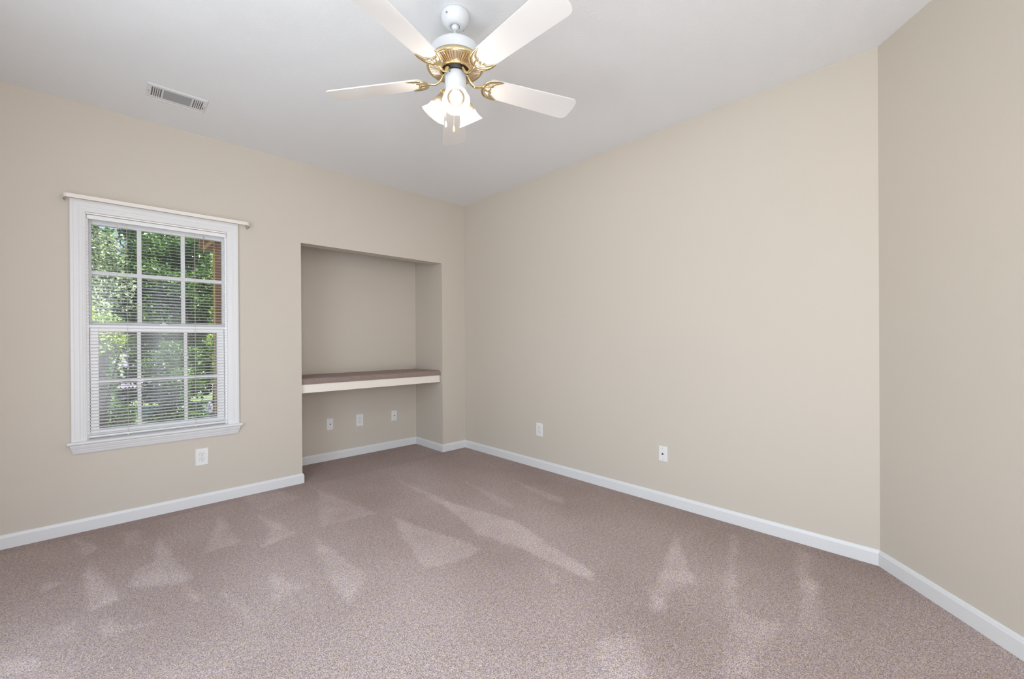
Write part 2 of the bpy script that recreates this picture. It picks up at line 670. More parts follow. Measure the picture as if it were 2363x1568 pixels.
def wbuild(g, name, mat, par=win, smooth=False):
    for i, v in enumerate(g.v):
        g.v[i] = v - WO
    return g.build(name, mat, par, smooth)


# casing, mitred, stepped profile: (inward offset from the outer edge, projection into the room)
CPROF = [(0, 0), (0, .018), (.003, .020), (.014, .0205), (.018, .0185), (.032, .0175), (.036, .0180), (.040, .0175), (.044, .0150),
         (.054, .0140), (.058, .0120), (.065, .0110), (.068, .0095), (.071, .009), (.071, 0)]
OX0, OX1, OZ1 = WX0 - .067, WX1 + .067, WZ1 + .075
g = G()
vs, fs = [], []
for t, h in CPROF:
    vs.append((OX0 + t, -h, WZ0))
for t, h in CPROF:
    vs.append((OX0 + t, -h, OZ1 - t))
for t, h in CPROF:
    vs.append((OX1 - t, -h, OZ1 - t))
for t, h in CPROF:
    vs.append((OX1 - t, -h, WZ0))
k = len(CPROF)
for s in range(3):
    for a in range(k):
        b = (a + 1) % k
        fs.append((s * k + a, s * k + b, (s + 1) * k + b, (s + 1) * k + a))
fs.append(list(range(k)))
fs.append([3 * k + a for a in range(k)])
g.add(vs, fs)
wbuild(g, 'casing', M_TRIM)
# jamb liner
g = G()
JY = TH - 0.005
g.box(WX0, WX0 + .006, 0, JY, WZ0, WZ1)
g.box(WX1 - .006, WX1, 0, JY, WZ0, WZ1)
g.box(WX0, WX1, 0, JY, WZ1 - .006, WZ1)
# parting stops
g.box(WX0 + .006, WX0 + .016, .030, .044, WZ0, WZ1)
g.box(WX1 - .016, WX1 - .006, .030, .044, WZ0, WZ1)
wbuild(g, 'jamb', M_VINYL)
# stool (inner sill board)
g = G()
prof = [(.12, .556), (-.030, .556), (-.036, .558), (-.0405, .563), (-.042, .568), (-.0405, .573), (-.036, .577), (-.030, .579), (.12, .579)]
vs = [(WX0 + .001, y, z) if y > 0 else (OX0 - .018, y, z) for y, z in prof] + \
     [(WX1 - .001, y, z) if y > 0 else (OX1 + .018, y, z) for y, z in prof]
# keep the board simple: front lip across the wall face, back part inside the opening
prof_f = [(-.0, .556), (-.030, .556), (-.036, .558), (-.0405, .563), (-.042, .568), (-.0405, .573), (-.036, .577), (-.030, .579), (0, .579)]
n = len(prof_f)
vs = [(OX0 - .018, y, z) for y, z in prof_f] + [(OX1 + .018, y, z) for y, z in prof_f]
fs = [(a, (a + 1) % n, n + (a + 1) % n, n + a) for a in range(n)] + [list(range(n)), [n + a for a in range(n)]]
g.add(vs, fs)
g.box(WX0, WX1, 0, JY, .5785, .5795)
wbuild(g, 'sill', M_TRIM)
# apron under the stool, crown like, ends cut back
AP = [(-.0, .556), (-.032, .556), (-.032, .550), (-.029, .544), (-.0265, .537), (-.022, .529), (-.0205, .522), (-.0165, .514), (-.0145, .506), (-.010, .499), (0, .499)]
n = len(AP)
g = G()
ins = [min(.028, (.556 - z) * .28 + .0) for y, z in AP]
vs = [(OX0 - .006 + i, y, z) for (y, z), i in zip(AP, ins)] + [(OX1 + .006 - i, y, z) for (y, z), i in zip(AP, ins)]
fs = [(a, (a + 1) % n, n + (a + 1) % n, n + a) for a in range(n)] + [list(range(n)), [n + a for a in range(n)]]
g.add(vs, fs)
wbuild(g, 'apron', M_TRIM)


def sash(name, x0, x1, z0, z1, gx0, gx1, gz0, gz1, y0, y1, mx, mz, mw, lip=0):
    g = G()
    g.box(x0, gx0, y0, y1, z0, z1)
    g.box(gx1, x1, y0, y1, z0, z1)
    g.box(gx0, gx1, y0, y1, z0, gz0)
    g.box(gx0, gx1, y0, y1, gz1, z1)
    if lip:
        g.box(x0, x1, y0 - .008, y0, z1 - .022, z1 - .006)      # lift lip on the meeting rail
    o = wbuild(g, name, M_VINYL)
    bevel(o, .003, 2)
    ym = (y0 + y1) / 2
    g = G()
    for x in mx:
        g.box(x - mw / 2, x + mw / 2, ym - .009, ym + .009, gz0 - .002, gz1 + .002)
    g.box(gx0 - .002, gx1 + .002, ym - .008, ym + .008, mz - mw / 2, mz + mw / 2)
    for v_i, v in enumerate(g.v):
        g.v[v_i] = v - WO
    g.build('muntins', M_VINYL, o)
    g = G()
    g.box(gx0, gx1, ym - .002, ym + .002, gz0, gz1)
    for v_i, v in enumerate(g.v):
        g.v[v_i] = v - WO
    g.build('glass_pane', M_GLASS, o)
    return o


SX0, SX1 = WX0 + .007, WX1 - .007
sash('upper_sash', SX0, SX1, 1.29, WZ1 - .008, -3.068, -2.336, 1.343, 1.990, .082, .112, (-2.826, -2.579), 1.673, .024)
sash('lower_sash', SX0, SX1, .580, 1.330, -3.035, -2.377, .640, 1.276, .047, .077, (-2.832, -2.570), .951, .020, 1)
# sash lock on the meeting rail
g = G()
g.box(-2.72, -2.67, .045, .075, 1.330, 1.338)
g.box(-2.705, -2.685, .040, .070, 1.338, 1.348)
bevel(wbuild(g, 'sash_lock', M_VINYL), .002)
# screw plates on the sash stiles (dark vertical line of the tilt channel)
g = G()
g.box(WX0 + .0065, WX0 + .0075, .046, .049, .60, 1.33)
g.box(SX0 + .012, SX0 + .0145, .0465, .0471, .62, 1.315)
g.box(SX1 - .0145, SX1 - .012, .0465, .0471, .62, 1.315)
wbuild(g, 'tilt_channel', M_DARKMETAL)

# ------------------------------------------------------------------ blind
BX0, BX1 = WX0 + .010, WX1 - .010
BY = .028
blind = empty('window_blind', ((BX0 + BX1) / 2, BY, 2.0))
tag(blind, 'white horizontal mini blind lowered inside the window, slats open', 'blind')
BO = Vector(blind.location)


def bbuild(g, name, mat, smooth=False, par=blind):
    for i, v in enumerate(g.v):
        g.v[i] = v - BO
    return g.build(name, mat, par, smooth)


g = G()
g.box(BX0 + .002, BX1 - .002, BY - .014, BY + .012, 2.014, 2.037)
o = bbuild(g, 'headrail', M_SLAT)
bevel(o, .002)
g = G()
g.box(BX0 + .001, BX1 - .001, BY - .0185, BY - .0155, 2.010, 2.031)
g.box(BX0 + .001, BX1 - .001, BY - .0195, BY - .0185, 2.022, 2.031)
bbuild(g, 'valance', M_SLAT)
g = G()
zt, zb, NS = 1.995, .612, 65
vs, fs = [], []
sl = G()
for i in range(NS):
    z = zt - (zt - zb) * i / (NS - 1)
    m = 4
    A, B = [], []
    for j in range(m + 1):
        u = -1 + 2 * j / m
        y = BY + u * .0122
        zz = z + .0014 * (1 - u * u) + u * 0.0023
        A.append((BX0, y, zz))
        B.append((BX1, y, zz))
    for j in range(m + 1):
        u = -1 + 2 * (m - j) / m
        y = BY + u * .0122
        zz = z + .0014 * (1 - u * u) + u * 0.0023 - .0004
        A.append((BX0, y, zz))
        B.append((BX1, y, zz))
    n = len(A)
    sl.add(A + B, [(a, (a + 1) % n, n + (a + 1) % n, n + a) for a in range(n)] + [list(range(n)), [n + a for a in range(n)]])
bbuild(sl, 'slats', M_SLAT, smooth=False)
g = G()
g.box(BX0, BX1, BY - .012, BY + .012, .590, .600)
bevel(bbuild(g, 'bottom_rail', M_SLAT), .003)
for x in (-2.893, -2.515):
    g = G()
    g.tube([(x, BY - .0135, 2.014), (x, BY - .0135, .594)], .0008, 6)
    g.tube([(x, BY + .0135, 2.014), (x, BY + .0135, .594)], .0008, 6)
    bbuild(g, 'ladder_cord', M_CORD)
    g = G()
    g.lathe([(0.001, 0), (.005, 0), (.006, .003), (.005, .007), (.001, .007)], 16, Matrix.Translation((x, BY - .010, .584)))
    bbuild(g, 'cord_button', M_PLASTIC)
g = G()
g.tube([(-2.945, BY - .020, 1.995), (-2.945, BY - .021, 1.93)], .0022, 8)
g.tube([(-2.943, BY - .020, 1.93), (-2.943, BY - .022, 1.45)], .0009, 6)
bbuild(g, 'lift_cord', M_CORD)
g = G()
g.tube([(-2.462, BY - .020, 1.995), (-2.462, BY - .022, 1.90)], .0028, 8)
g.tube([(-2.462, BY - .022, 1.90), (-2.462, BY - .022, 1.868)], [.0028, .0012], 8)
bbuild(g, 'tilt_hook', M_NICKEL)

# ------------------------------------------------------------------ curtain rod
rod = empty('curtain_rod', (-2.69, 0, 2.12))
tag(rod, 'flat ivory curtain rod mounted just above the window casing', 'curtain rod')
g = G()
xa, xb, zr, yr = -3.189, -2.178, 2.123, -.072
path = [(xa, -.006), (xa, -.055), (xa + .004, -.066), (xa + .014, yr), (xb - .014, yr), (xb - .004, -.066), (xb, -.055), (xb, -.006)]
hw, tk = .0125, .0035
N_ = len(path)
vs, fs = [], []
for i, (x, y) in enumerate(path):
    a = Vector(path[max(i - 1, 0)])
    b = Vector(path[min(i + 1, N_ - 1)])
    t = (b - a).normalized()
    nn = Vector((-t.y, t.x))
    for s_, zz in ((-1, -hw), (1, -hw), (1, hw), (-1, hw)):
        vs.append((x + nn.x * tk * s_ - rod.location.x, y + nn.y * tk * s_, zz))
for i in range(N_ - 1):
    for k in range(4):
        l = (k + 1) % 4
        fs.append((i * 4 + k, i * 4 + l, (i + 1) * 4 + l, (i + 1) * 4 + k))
fs += [(0, 1, 2, 3), tuple((N_ - 1) * 4 + k for k in range(4))]
for v in vs:
    pass
g.add([(v[0], v[1], v[2] + zr - rod.location.z) for v in vs], fs)
bevel(g.build('rod_bar', M_ROD, rod), .002)
for x, s in ((xa, 1), (xb, -1)):
    g = G()
    X = x - rod.location.x
    g.box(X - .008, X + .008, -.004, 0, -.024, .018)
    g.box(X - .0015, X + .0015, -.058, -.003, -.016, -.004)
    g.tube([(X, -.056, -.014), (X, -.060, -.022), (X, -.054, -.026)], .003, 8)
    g.build('rod_bracket', M_NICKEL, rod)
    g = G()
    g.lathe([(.0005, .0012), (.0032, .0008), (.0036, 0)], 12, Matrix.Translation((X, -.004, -.020)) @ Matrix.Rotation(math.pi / 2, 4, 'X'))
    g.build('screw', M_NICKEL, rod)

# ------------------------------------------------------------------ alcove desk shelf
shelf = empty('alcove_shelf', ((AX0 + AX1) / 2, .28, .76))
tag(shelf, 'carpet topped built-in desk shelf with cream front spanning the alcove', 'shelf')
SO = Vector(shelf.location)
TOPZ = .885
pr = [(AY - .002, TOPZ), (.060, TOPZ), (.046, TOPZ - .003), (.036, TOPZ - .012), (.031, TOPZ - .024), (.030, .836), (.034, .8345), (AY - .002, .8345)]
n = len(pr)
vs = [(AX0 + .002 - SO.x, y - SO.y, z - SO.z) for y, z in pr] + [(AX1 - .003 - SO.x, y - SO.y, z - SO.z) for y, z in pr]
fs = [(a, (a + 1) % n, n + (a + 1) % n, n + a) for a in range(n)] + [list(range(n)), [n + a for a in range(n)]]
o = new_obj('carpet_top', vs, fs, M_CARPET_SHELF, shelf)
g = G()
g.box(AX0 + .002 - SO.x, AX1 - .008 - SO.x, .038 - SO.y, .056 - SO.y, .760 - SO.z, .834 - SO.z)
bevel(g.build('apron_board', M_APRON, shelf), .0015)
g = G()
g.box(AX0 + .002 - SO.x, AX0 + .021 - SO.x, .058 - SO.y, AY - .003 - SO.y, .79 - SO.z, .834 - SO.z)
g.box(AX1 - .021 - SO.x, AX1 - .002 - SO.x, .058 - SO.y, AY - .003 - SO.y, .79 - SO.z, .834 - SO.z)
g.box(AX0 + .022 - SO.x, AX1 - .022 - SO.x, AY - .022 - SO.y, AY - .003 - SO.y, .79 - SO.z, .834 - SO.z)
g.build('support_cleat', M_APRON, shelf)


# ------------------------------------------------------------------ wall plates
def plate_body(w, h, t=.006, bev=.004):
    """plate in the xz plane, front at -y"""
    g = G()
    a, b = w / 2, h / 2
    vs = []
    for (ww, hh, y) in ((a, b, 0), (a, b, -t * .45), (a - bev * .5, b - bev * .5, -t * .85), (a - bev, b - bev, -t)):
        vs += [(-ww, y, -hh), (ww, y, -hh), (ww, y, hh), (-ww, y, hh)]
    fs = [(0, 1, 2, 3), (12, 13, 14, 15)]
    for r in range(3):
        for k in range(4):
            l = (k + 1) % 4
            fs.append((r * 4 + k, r * 4 + l, (r + 1) * 4 + l, (r + 1) * 4 + k))
    return g.add(vs, fs)


RX90 = Matrix.Rotation(math.pi / 2, 4, 'X')


def make_outlet(loc, rot, label, w=.080, h=.124):
    e = empty('power_outlet', loc)
    e.rotation_euler = (0, 0, rot)
    tag(e, label, 'outlet', group='duplex power outlets')
    plate_body(w, h).build('cover_plate', M_PLASTIC, e)
    for sz in (1, -1):
        cz = sz * .0195
        ol = []
        for i in range(40):
            a = 2 * math.pi * i / 40
            x, z = .0172 * math.cos(a), .0172 * math.sin(a)
            z = max(-.0140, min(.0140, z))
            ol.append((x, z))
        g = G()
        n = len(ol)
        rim = [(x * 1.05, z * 1.05) for x, z in ol]
        # thin shadow gap around the face
        g.add([(x, -.0061, z + cz) for x, z in rim] + [(x, -.0058, z + cz) for x, z in rim],
              [list(range(n)), [n + i for i in range(n)]] + [(i, (i + 1) % n, n + (i + 1) % n, n + i) for i in range(n)])
        face = G()
        face.add([(x, -.0074, z + cz) for x, z in ol] + [(x, -.0058, z + cz) for x, z in ol],
                 [list(range(n)), [n + i for i in range(n)]] + [(i, (i + 1) % n, n + (i + 1) % n, n + i) for i in range(n)])
        f = face.build('receptacle_face', M_PLASTIC, e)
        g.build('face_gap', M_VENTIN, f)
        s = G()
        s.box(-.0075, -.0053, -.0078, -.0070, cz + .000, cz + .0085)
        s.box(.0053, .0073, -.0078, -.0070, cz + .001, cz + .0078)
        s.lathe([(.0001, .0004), (.0026, .0004), (.0026, -.0004), (.0001, -.0004)], 14,
                Matrix.Translation((0, -.0074, cz - .0068)) @ RX90)
        s.build('slots', M_DARK, f)
    s = G()
    s.lathe([(.0001, .0010), (.0022, .0006), (.0026, 0), (.0026, -.0008)], 14, Matrix.Translation((0, -.006, 0)) @ RX90)
    s.build('screw', M_NICKEL, e)
    return e


def make_coax(loc, rot, label, w=.068, h=.116, big=1.0, dark=M_DARKMETAL):
    e = empty('cable_wall_plate', loc)
    e.rotation_euler = (0, 0, rot)
    tag(e, label, 'wall plate', group='cable jack wall plates')
    plate_body(w, h).build('cover_plate', M_PLASTIC, e)
    g = G()
    T = Matrix.Translation((0, -.006, 0)) @ RX90
    g.lathe([(.0070 * big, 0), (.0070 * big, .0025), (.0045, .0028), (.0045, .009), (.0036, .0095), (.0001, .0095)], 20, T)
    g.build('coax_connector', dark, e)
    for z in (.042, -.042):
        s = G()
        s.lathe([(.0001, .0012), (.0022, .0008), (.0029, 0), (.0029, -.0006)], 14, Matrix.Translation((0, -.006, z)) @ RX90)
        s.build('screw', M_NICKEL, e)
    return e


make_outlet((-2.483, -.0002, .357), 0, 'largest white duplex outlet, on the wall under the window')
make_outlet((-1.010, AY - .0002, .366), 0, 'white duplex outlet between two cable plates inside the alcove', .078, .126)
make_outlet((-.0002, -1.124, .364), -math.pi / 2, 'white duplex outlet low on the right wall, nearer the corner', .078, .124)
make_coax((-1.328, AY - .0002, .366), 0, 'white cable plate left of the outlet inside the alcove', .066, .118, .85)
make_coax((-.601, AY - .0002, .365), 0, 'white cable plate right of the outlet inside the alcove', .066, .118, .7)
make_coax((-.0002, -2.330, .366), -math.pi / 2, 'white cable plate low on the right wall, farther from the corner', .066, .112, .9)

# ------------------------------------------------------------------ ceiling vent
vent = empty('ceiling_vent', (-2.662, -.478, HC))
tag(vent, 'white rectangular air register set in the ceiling above the window', 'vent')
VA, VB = .149, .093      # half sizes
g = G()
t = .005


def ring_frame(g, holes):
    """plate with rectangular holes (sorted by x), z from -t to 0"""
    y0, y1 = holes[0][2], holes[0][3]
    g.box(-VA, VA, -VB, y0, -t, 0)
    g.box(-VA, VA, y1, VB, -t, 0)
    xs = [-VA]
    for h in holes:
        xs += [h[0], h[1]]
    xs.append(VA)
    for i in range(0, len(xs), 2):
        g.box(xs[i], xs[i + 1], y0, y1, -t, 0)


hy = .060
holes = [(-.128, -.079, -hy, hy), (-.070, .070, -hy, hy), (.079, .128, -hy, hy)]
ring_frame(g, holes)
g.box(-VA + .004, VA - .004, -VB + .004, -VB + .007, -.008, -t)
g.box(-VA + .004, VA - .004, VB - .007, VB - .004, -.008, -t)
bevel(g.build('face_frame', M_VENT, vent), .0015)
g = G()
g.box(-.130, .130, -hy - .002, hy + .002, -.0012, -.0004)
g.build('damper', M_VENTIN, vent)
for (x0, x1) in ((-.128, -.079), (.079, .128)):
    g = G()
    for i in range(4):
        xx = x0 + (x1 - x0) * (i + 1) / 5
        g.box(xx - .0022, xx + .0022, -hy, hy, -t, -.0012)
    g.build('end_louvers', M_VENT, vent)
g = G()
for i in range(16):
    yy = -hy + 2 * hy * (i + .5) / 16
    g.box(-.070, .070, yy - .0013, yy + .0013, -.0042, -.0012)
g.build('middle_louvers', mat_base('vent_louver_grey', (.40, .40, .40), .5), vent)
for x in (-.140, .140):
    g = G()
    g.lathe([(.0001, -.0018), (.003, -.0014), (.004, 0)], 12, Matrix.Translation((x, 0, -t)))
    g.build('screw', M_NICKEL, vent)
g = G()
g.box(.131, .135, .018, .022, -.014, -t)
g.build('damper_lever', M_DARKMETAL, vent)

# ------------------------------------------------------------------ ceiling fan
FX, FY = -1.780, -2.190
fan = empty('ceiling_fan', (FX, FY, HC))
tag(fan, 'white five blade ceiling fan with brass trim and three lit glass shades', 'ceiling fan')


def Z(z):
    return z - HC


g = G()
g.lathe([(.0650, 0), (.0665, -.006), (.0665, -.016), (.0635, -.028), (.056, -.041), (.047, -.051), (.040, -.056), (.035, -.058),
         (.0235, -.058), (.021, -.054), (.0205, -.040), (.0001, -.040)], 48)
c_ = g.build('canopy', M_FAN, fan, smooth=True)
g = G()
g.lathe([(.0001, Z(2.700)), (.012, Z(2.697)), (.018, Z(2.690)), (.0185, Z(2.683)), (.015, Z(2.675)), (.0095, Z(2.668))], 32)
g.build('hanger_ball', M_FAN, c_, smooth=True)
g = G()
g.lathe([(.0092, Z(2.69)), (.0092, Z(2.600)), (.014, Z(2.597)), (.016, Z(2.590)), (.016, Z(2.570))], 32)
g.build('downrod', M_FAN, fan, smooth=True)
for a in (0.3, 0.3 + math.pi):
    g = G()
    g.lathe([(.0035, 0), (.0035, .004), (.001, .005)], 10, Matrix.Rotation(a, 4, 'Z') @ Matrix.Translation((.065, 0, -.03)) @ Matrix.Rotation(math.pi / 2, 4, 'Y'))
    g.build('canopy_screw', M_NICKEL, c_)

# motor housing
g = G()
g.lathe([(.018, Z(2.586)), (.030, Z(2.585)), (.060, Z(2.584)), (.092, Z(2.583)), (.104, Z(2.580)), (.112, Z(2.573)), (.116, Z(2.563)),
         (.117, Z(2.515)), (.110, Z(2.513)), (.0001, Z(2.512))], 64)
mh = g.build('motor_housing', M_FAN, fan, smooth=True)
mm = mh.modifiers.new('es', 'EDGE_SPLIT')
mm.split_angle = math.radians(35)
# brass rim: stepped bands
g = G()
g.lathe([(.117, Z(2.5200)), (.121, Z(2.5190)), (.123, Z(2.5140)), (.127, Z(2.5120)), (.129, Z(2.5070)), (.1335, Z(2.5040)), (.136, Z(2.4980)),
         (.136, Z(2.4930)), (.132, Z(2.4890)), (.126, Z(2.4880)), (.122, Z(2.4905))], 72, cap=False)
o = g.build('brass_rim', M_BRASS, fan, smooth=True)
# fluted sunburst underside: radial ribs from r .122 to .072
NR = 60
vs, fs = [], []
for i in range(NR * 4):
    a = 2 * math.pi * i / (NR * 4)
    ph = i % 4
    dz = (.0, .0065, .0065, .0)[ph]
    for r, z in ((.124, 2.4905), (.119, 2.4855 + dz), (.080, 2.479 + dz * .8), (.074, 2.480)):
        vs.append((r * math.cos(a), r * math.sin(a), Z(z)))
n4 = 4
for i in range(NR * 4):
    j = (i + 1) % (NR * 4)
    for k in range(n4 - 1):
        fs.append((i * n4 + k, j * n4 + k, j * n4 + k + 1, i * n4 + k + 1))
new_obj('fluted_brass_plate', vs, fs, mat_base('aged_brass', (0.74, 0.60, 0.43), 0.30, metal=1.0), fan)
g = G()
g.lathe([(.074, Z(2.4805)), (.074, Z(2.4740)), (.070, Z(2.4710)), (.066, Z(2.4720)), (.063, Z(2.4800)), (.063, Z(2.4940))], 56, cap=False)
g.build('brass_inner_ring', M_BRASS, fan, smooth=True)
g = G()
g.lathe([(.062, Z(2.510)), (.060, Z(2.486)), (.058, Z(2.478)), (.052, Z(2.476)), (.052, Z(2.468)), (.046, Z(2.462)), (.0001, Z(2.461))], 48)
g.build('flywheel', M_DARKMETAL, fan, smooth=True)
# switch housing
g = G()
g.lathe([(.0001, Z(2.461)), (.046, Z(2.461)), (.0495, Z(2.458)), (.0505, Z(2.453)), (.0505, Z(2.360)), (.0485, Z(2.355)), (.044, Z(2.353)), (.0001, Z(2.353))], 56)
sh = g.build('switch_housing', M_FAN, fan, smooth=True)
mm = sh.modifiers.new('es', 'EDGE_SPLIT')
mm.split_angle = math.radians(40)
for a in (-2.75, -0.9):
    g = G()
    g.lathe([(.0001, .003), (.003, .0022), (.0036, 0)], 12, Matrix.Rotation(a, 4, 'Z') @ Matrix.Translation((.0505, 0, Z(2.446))) @ Matrix.Rotation(math.pi / 2, 4, 'Y'))
    g.build('screw', M_NICKEL, sh)

# blades
TH0 = math.radians(53.64)
PITCH = math.radians(-12)
RB = .6525


def blade_outline():
    pts = []
    # root (narrow, rounded) ... tip (wide, rounded corners)
    r0, r1, w0, w1 = .148, RB, .056, .071
    # root arc
    for i in range(9):
        a = math.pi / 2 + math.pi * i / 8
        pts.append((r0 + .034 + .034 * math.cos(a), w0 * math.sin(a)))
    # lower edge to tip
    rc = .030
    yw = -w1
    for i in range(7):
        a = -math.pi / 2 + math.pi / 2 * i / 6
        pts.append((r1 - rc - .004 + rc * math.cos(a), yw + rc + rc * math.sin(a)))
    pts.append((r1, 0))
    for i in range(7):
        a = math.pi / 2 * i / 6
        pts.append((r1 - rc - .004 + rc * math.cos(a), w1 - rc + rc * math.sin(a)))
    return pts


def catmull(P, n=8):
    P = [Vector(p) for p in P]
    Q = [P[0]] + P + [P[-1]]
    out = []
    for i in range(1, len(Q) - 2):
        for k in range(n):
            t = k / n
            a, b, c, d = Q[i - 1], Q[i], Q[i + 1], Q[i + 2]
            out.append(.5 * ((2 * b) + (-a + c) * t + (2 * a - 5 * b + 4 * c - d) * t * t + (-a + 3 * b - 3 * c + d) * t ** 3))
    out.append(P[-1])
    return out


def lerp_list(vals, n):
    out = []
    for i in range(n):
        u = i / (n - 1) * (len(vals) - 1)
        k = min(int(u), len(vals) - 2)
        out.append(vals[k] + (vals[k + 1] - vals[k]) * (u - k))
    return out


BZ = Z(2.436)
bl_mesh_src = None
iron_src = None
for k in range(5):
    ang = TH0 - k * math.radians(72)
    if k == 0:
        g = G()
        g.prism(blade_outline(), -.003, .003)
        bl = g.build('blade', M_BLADE, fan)
        bevel(bl, .0012, 2)
        bl_mesh_src = bl
        # iron: in blade frame. Underside of blade is z = -.003
        g = G()
        zb = -.0055
        unp = Matrix.Rotation(-PITCH, 4, 'X')
        # crescent
        cres = catmull([(0.228, .056, zb), (0.198, .054, zb), (0.165, .043, zb), (0.146, .022, zb), (0.141, 0, zb), (0.146, -.022, zb),
                        (0.165, -.043, zb), (0.198, -.054, zb), (0.228, -.056, zb)], 6)
        g.tube(cres, lerp_list([.0022, .0066, .0088, .0080, .0085, .0080, .0088, .0066, .0022], len(cres)), 10, flat=.55)
        # scalloped inner edge
        for s in (1, -1):
            e1 = catmull([(0.228, s * .056, zb), (0.203, s * .044, zb), (0.186, s * .032, zb), (0.180, s * .019, zb)], 6)
            g.tube(e1, lerp_list([.0022, .0040, .0044, .0038], len(e1)), 8, flat=.6)
            e2 = catmull([(0.189, s * .019, zb), (0.177, s * .013, zb), (0.175, s * .006, zb), (0.181, 0, zb)], 5)
            g.tube(e2,   .0036, 8, flat=.6)
            rb = catmull([(0.142, s * .004, zb), (0.158, s * .012, zb), (0.189, s * .019, zb)], 5)
            g.tube(rb,   .0036, 8, flat=.6)
        # screw bosses
        for (x, y) in ((.156, .030), (.156, -.030), (.174, 0)):
            g.lathe([(.0001, -.0035), (.0045, -.0025), (.0055, 0), (.0055, .003)], 14, Matrix.Translation((x, y, zb)))
        # arm from the flywheel, S-curved; ends unpitched at the hub
        arm = catmull([unp @ Vector((.046, 0, .036)), unp @ Vector((.060, 0, .024)), unp @ Vector((.074, 0, .004)),
                       unp @ Vector((.092, 0, -.010)), unp @ Vector((.112, 0, -.010)), Vector((.128, 0, -.006)), Vector((.146, 0, zb))], 6)
        g.tube(arm, lerp_list([.0105, .0115, .0095, .0075, .0072, .0075, .008], len(arm)), 12, flat=.6)
        ir = g.build('blade_iron', M_BRASS, bl, smooth=True)
        iron_src = ir
    else:
        bl = bl_mesh_src.copy()
        COL.objects.link(bl)
        bl.parent = fan
        ir = iron_src.copy()
        COL.objects.link(ir)
        ir.parent = bl
    bl.matrix_local = Matrix.Translation((0, 0, BZ)) @ Matrix.Rotation(ang, 4, 'Z') @ Matrix.Rotation(PITCH, 4, 'X')

# light kit
g = G()
g.lathe([(.0001, Z(2.3540)), (.047, Z(2.3540)), (.049, Z(2.3500)), (.046, Z(2.3440)), (.036, Z(2.3380)), (.030, Z(2.3300)), (.018, Z(2.3240)),
         (.010, Z(2.3200)), (.008, Z(2.3140)), (.0001, Z(2.3110))], 40)
g.build('light_fitter', M_BRASS, fan, smooth=True)
NECK_R = .046
for az, el, NECK_Z in ((-126, 46, 2.345), (11, 54, 2.370), (126, 54, 2.370)):      # el: shade axis below horizontal
    EL = math.radians(el)
    a = math.radians(az)
    hd = Vector((math.cos(a), math.sin(a), 0))
    ax = hd * math.cos(EL) + Vector((0, 0, -math.sin(EL)))
    neck = hd * NECK_R + Vector((0, 0, Z(NECK_Z)))
    rotm = ax.to_track_quat('Z', 'Y').to_matrix().to_4x4()
    T = Matrix.Translation(neck) @ rotm
    # brass arm and socket cup
    g = G()
    p0 = hd * .018 + Vector((0, 0, Z(2.338)))
    pm = hd * .046 + Vector((0, 0, Z(2.352)))
    g.tube(catmull([p0, hd * .024 + Vector((0, 0, Z(2.352))), neck - ax * .026, neck - ax * .018], 5), .0065, 10)
    g.lathe([(.006, -.024), (.014, -.022), (.020, -.016), (.0255, -.006), (.0275, .004), (.0285, .010), (.0270, .011), (.024, .004)], 28, T, cap=False)
    for q in range(3):
        b_ = q * 2 * math.pi / 3 + .4
        g.lathe([(.002, 0), (.002, .010), (.004, .010), (.004, .014), (.001, .015)], 8,
                T @ Matrix.Rotation(b_, 4, 'Z') @ Matrix.Translation((.024, 0, .006)) @ Matrix.Rotation(math.pi / 2, 4, 'Y'))
    arm = g.build('lamp_socket', M_BRASS, fan, smooth=True)
    # glass shade: ribbed neck, bell flaring to a rolled lip
    prof = [(.0245, .000), (.0250, .010), (.0275, .018), (.0310, .028), (.0345, .040), (.0375, .053), (.0405, .067), (.0440, .081),
            (.0490, .094), (.0550, .104), (.0600, .110), (.0612, .112), (.0605, .1135)]
    vs, fs = [], []
    SEG = 96
    clear = []
    full = prof + [(r - .0022, z) for r, z in prof[::-1]]
    m = len(full)
    for i in range(SEG):
        b_ = 2 * math.pi * i / SEG
        for j, (r, z) in enumerate(full):
            outer = j < len(prof)
            amp = .0007 * (1 if (i % 2) else -1) if (outer and z < .075) else 0
            fl = 1 + .018 * math.cos(b_ * 6) * max(0, (z - .08) / .032)
            rr = r * fl + amp
            vs.append(T @ Vector((rr * math.cos(b_), rr * math.sin(b_), z)))
            clear.append(.05 + .40 * max(0, min(1, (z - .036) / .026)))
    for i in range(SEG):
        j = (i + 1) % SEG
        for q in range(m):
            r_ = (q + 1) % m
            fs.append((i * m + q, j * m + q, j * m + r_, i * m + r_))
    shd = new_obj('glass_shade', vs, fs, M_SHADE, fan, smooth=True)
    ca_ = shd.data.attributes.new('clearness', 'FLOAT', 'POINT')
    ca_.data.foreach_set('value', clear)
    # bulb
    g = G()
    bp = [(.010, .002), (.012, .018), (.015, .026), (.021, .038), (.0265, .050), (.0290, .062), (.0280, .073), (.0235, .083), (.015, .090), (.006, .0928), (.0001, .093)]
    g.lathe(bp, 32, T)
    bulb = g.build('light_bulb', M_BULB, shd, smooth=True)
    ld = bpy.data.lights.new('bulb_light', 'POINT')
    ld.energy = BULB_POWER
    ld.color = BULB_COLOR
    ld.shadow_soft_size = .026
    lo = bpy.data.objects.new('bulb_light', ld)
    COL.objects.link(lo)
    lo.parent = shd
    lo.location = neck + ax * .078
    bulb.visible_shadow = True

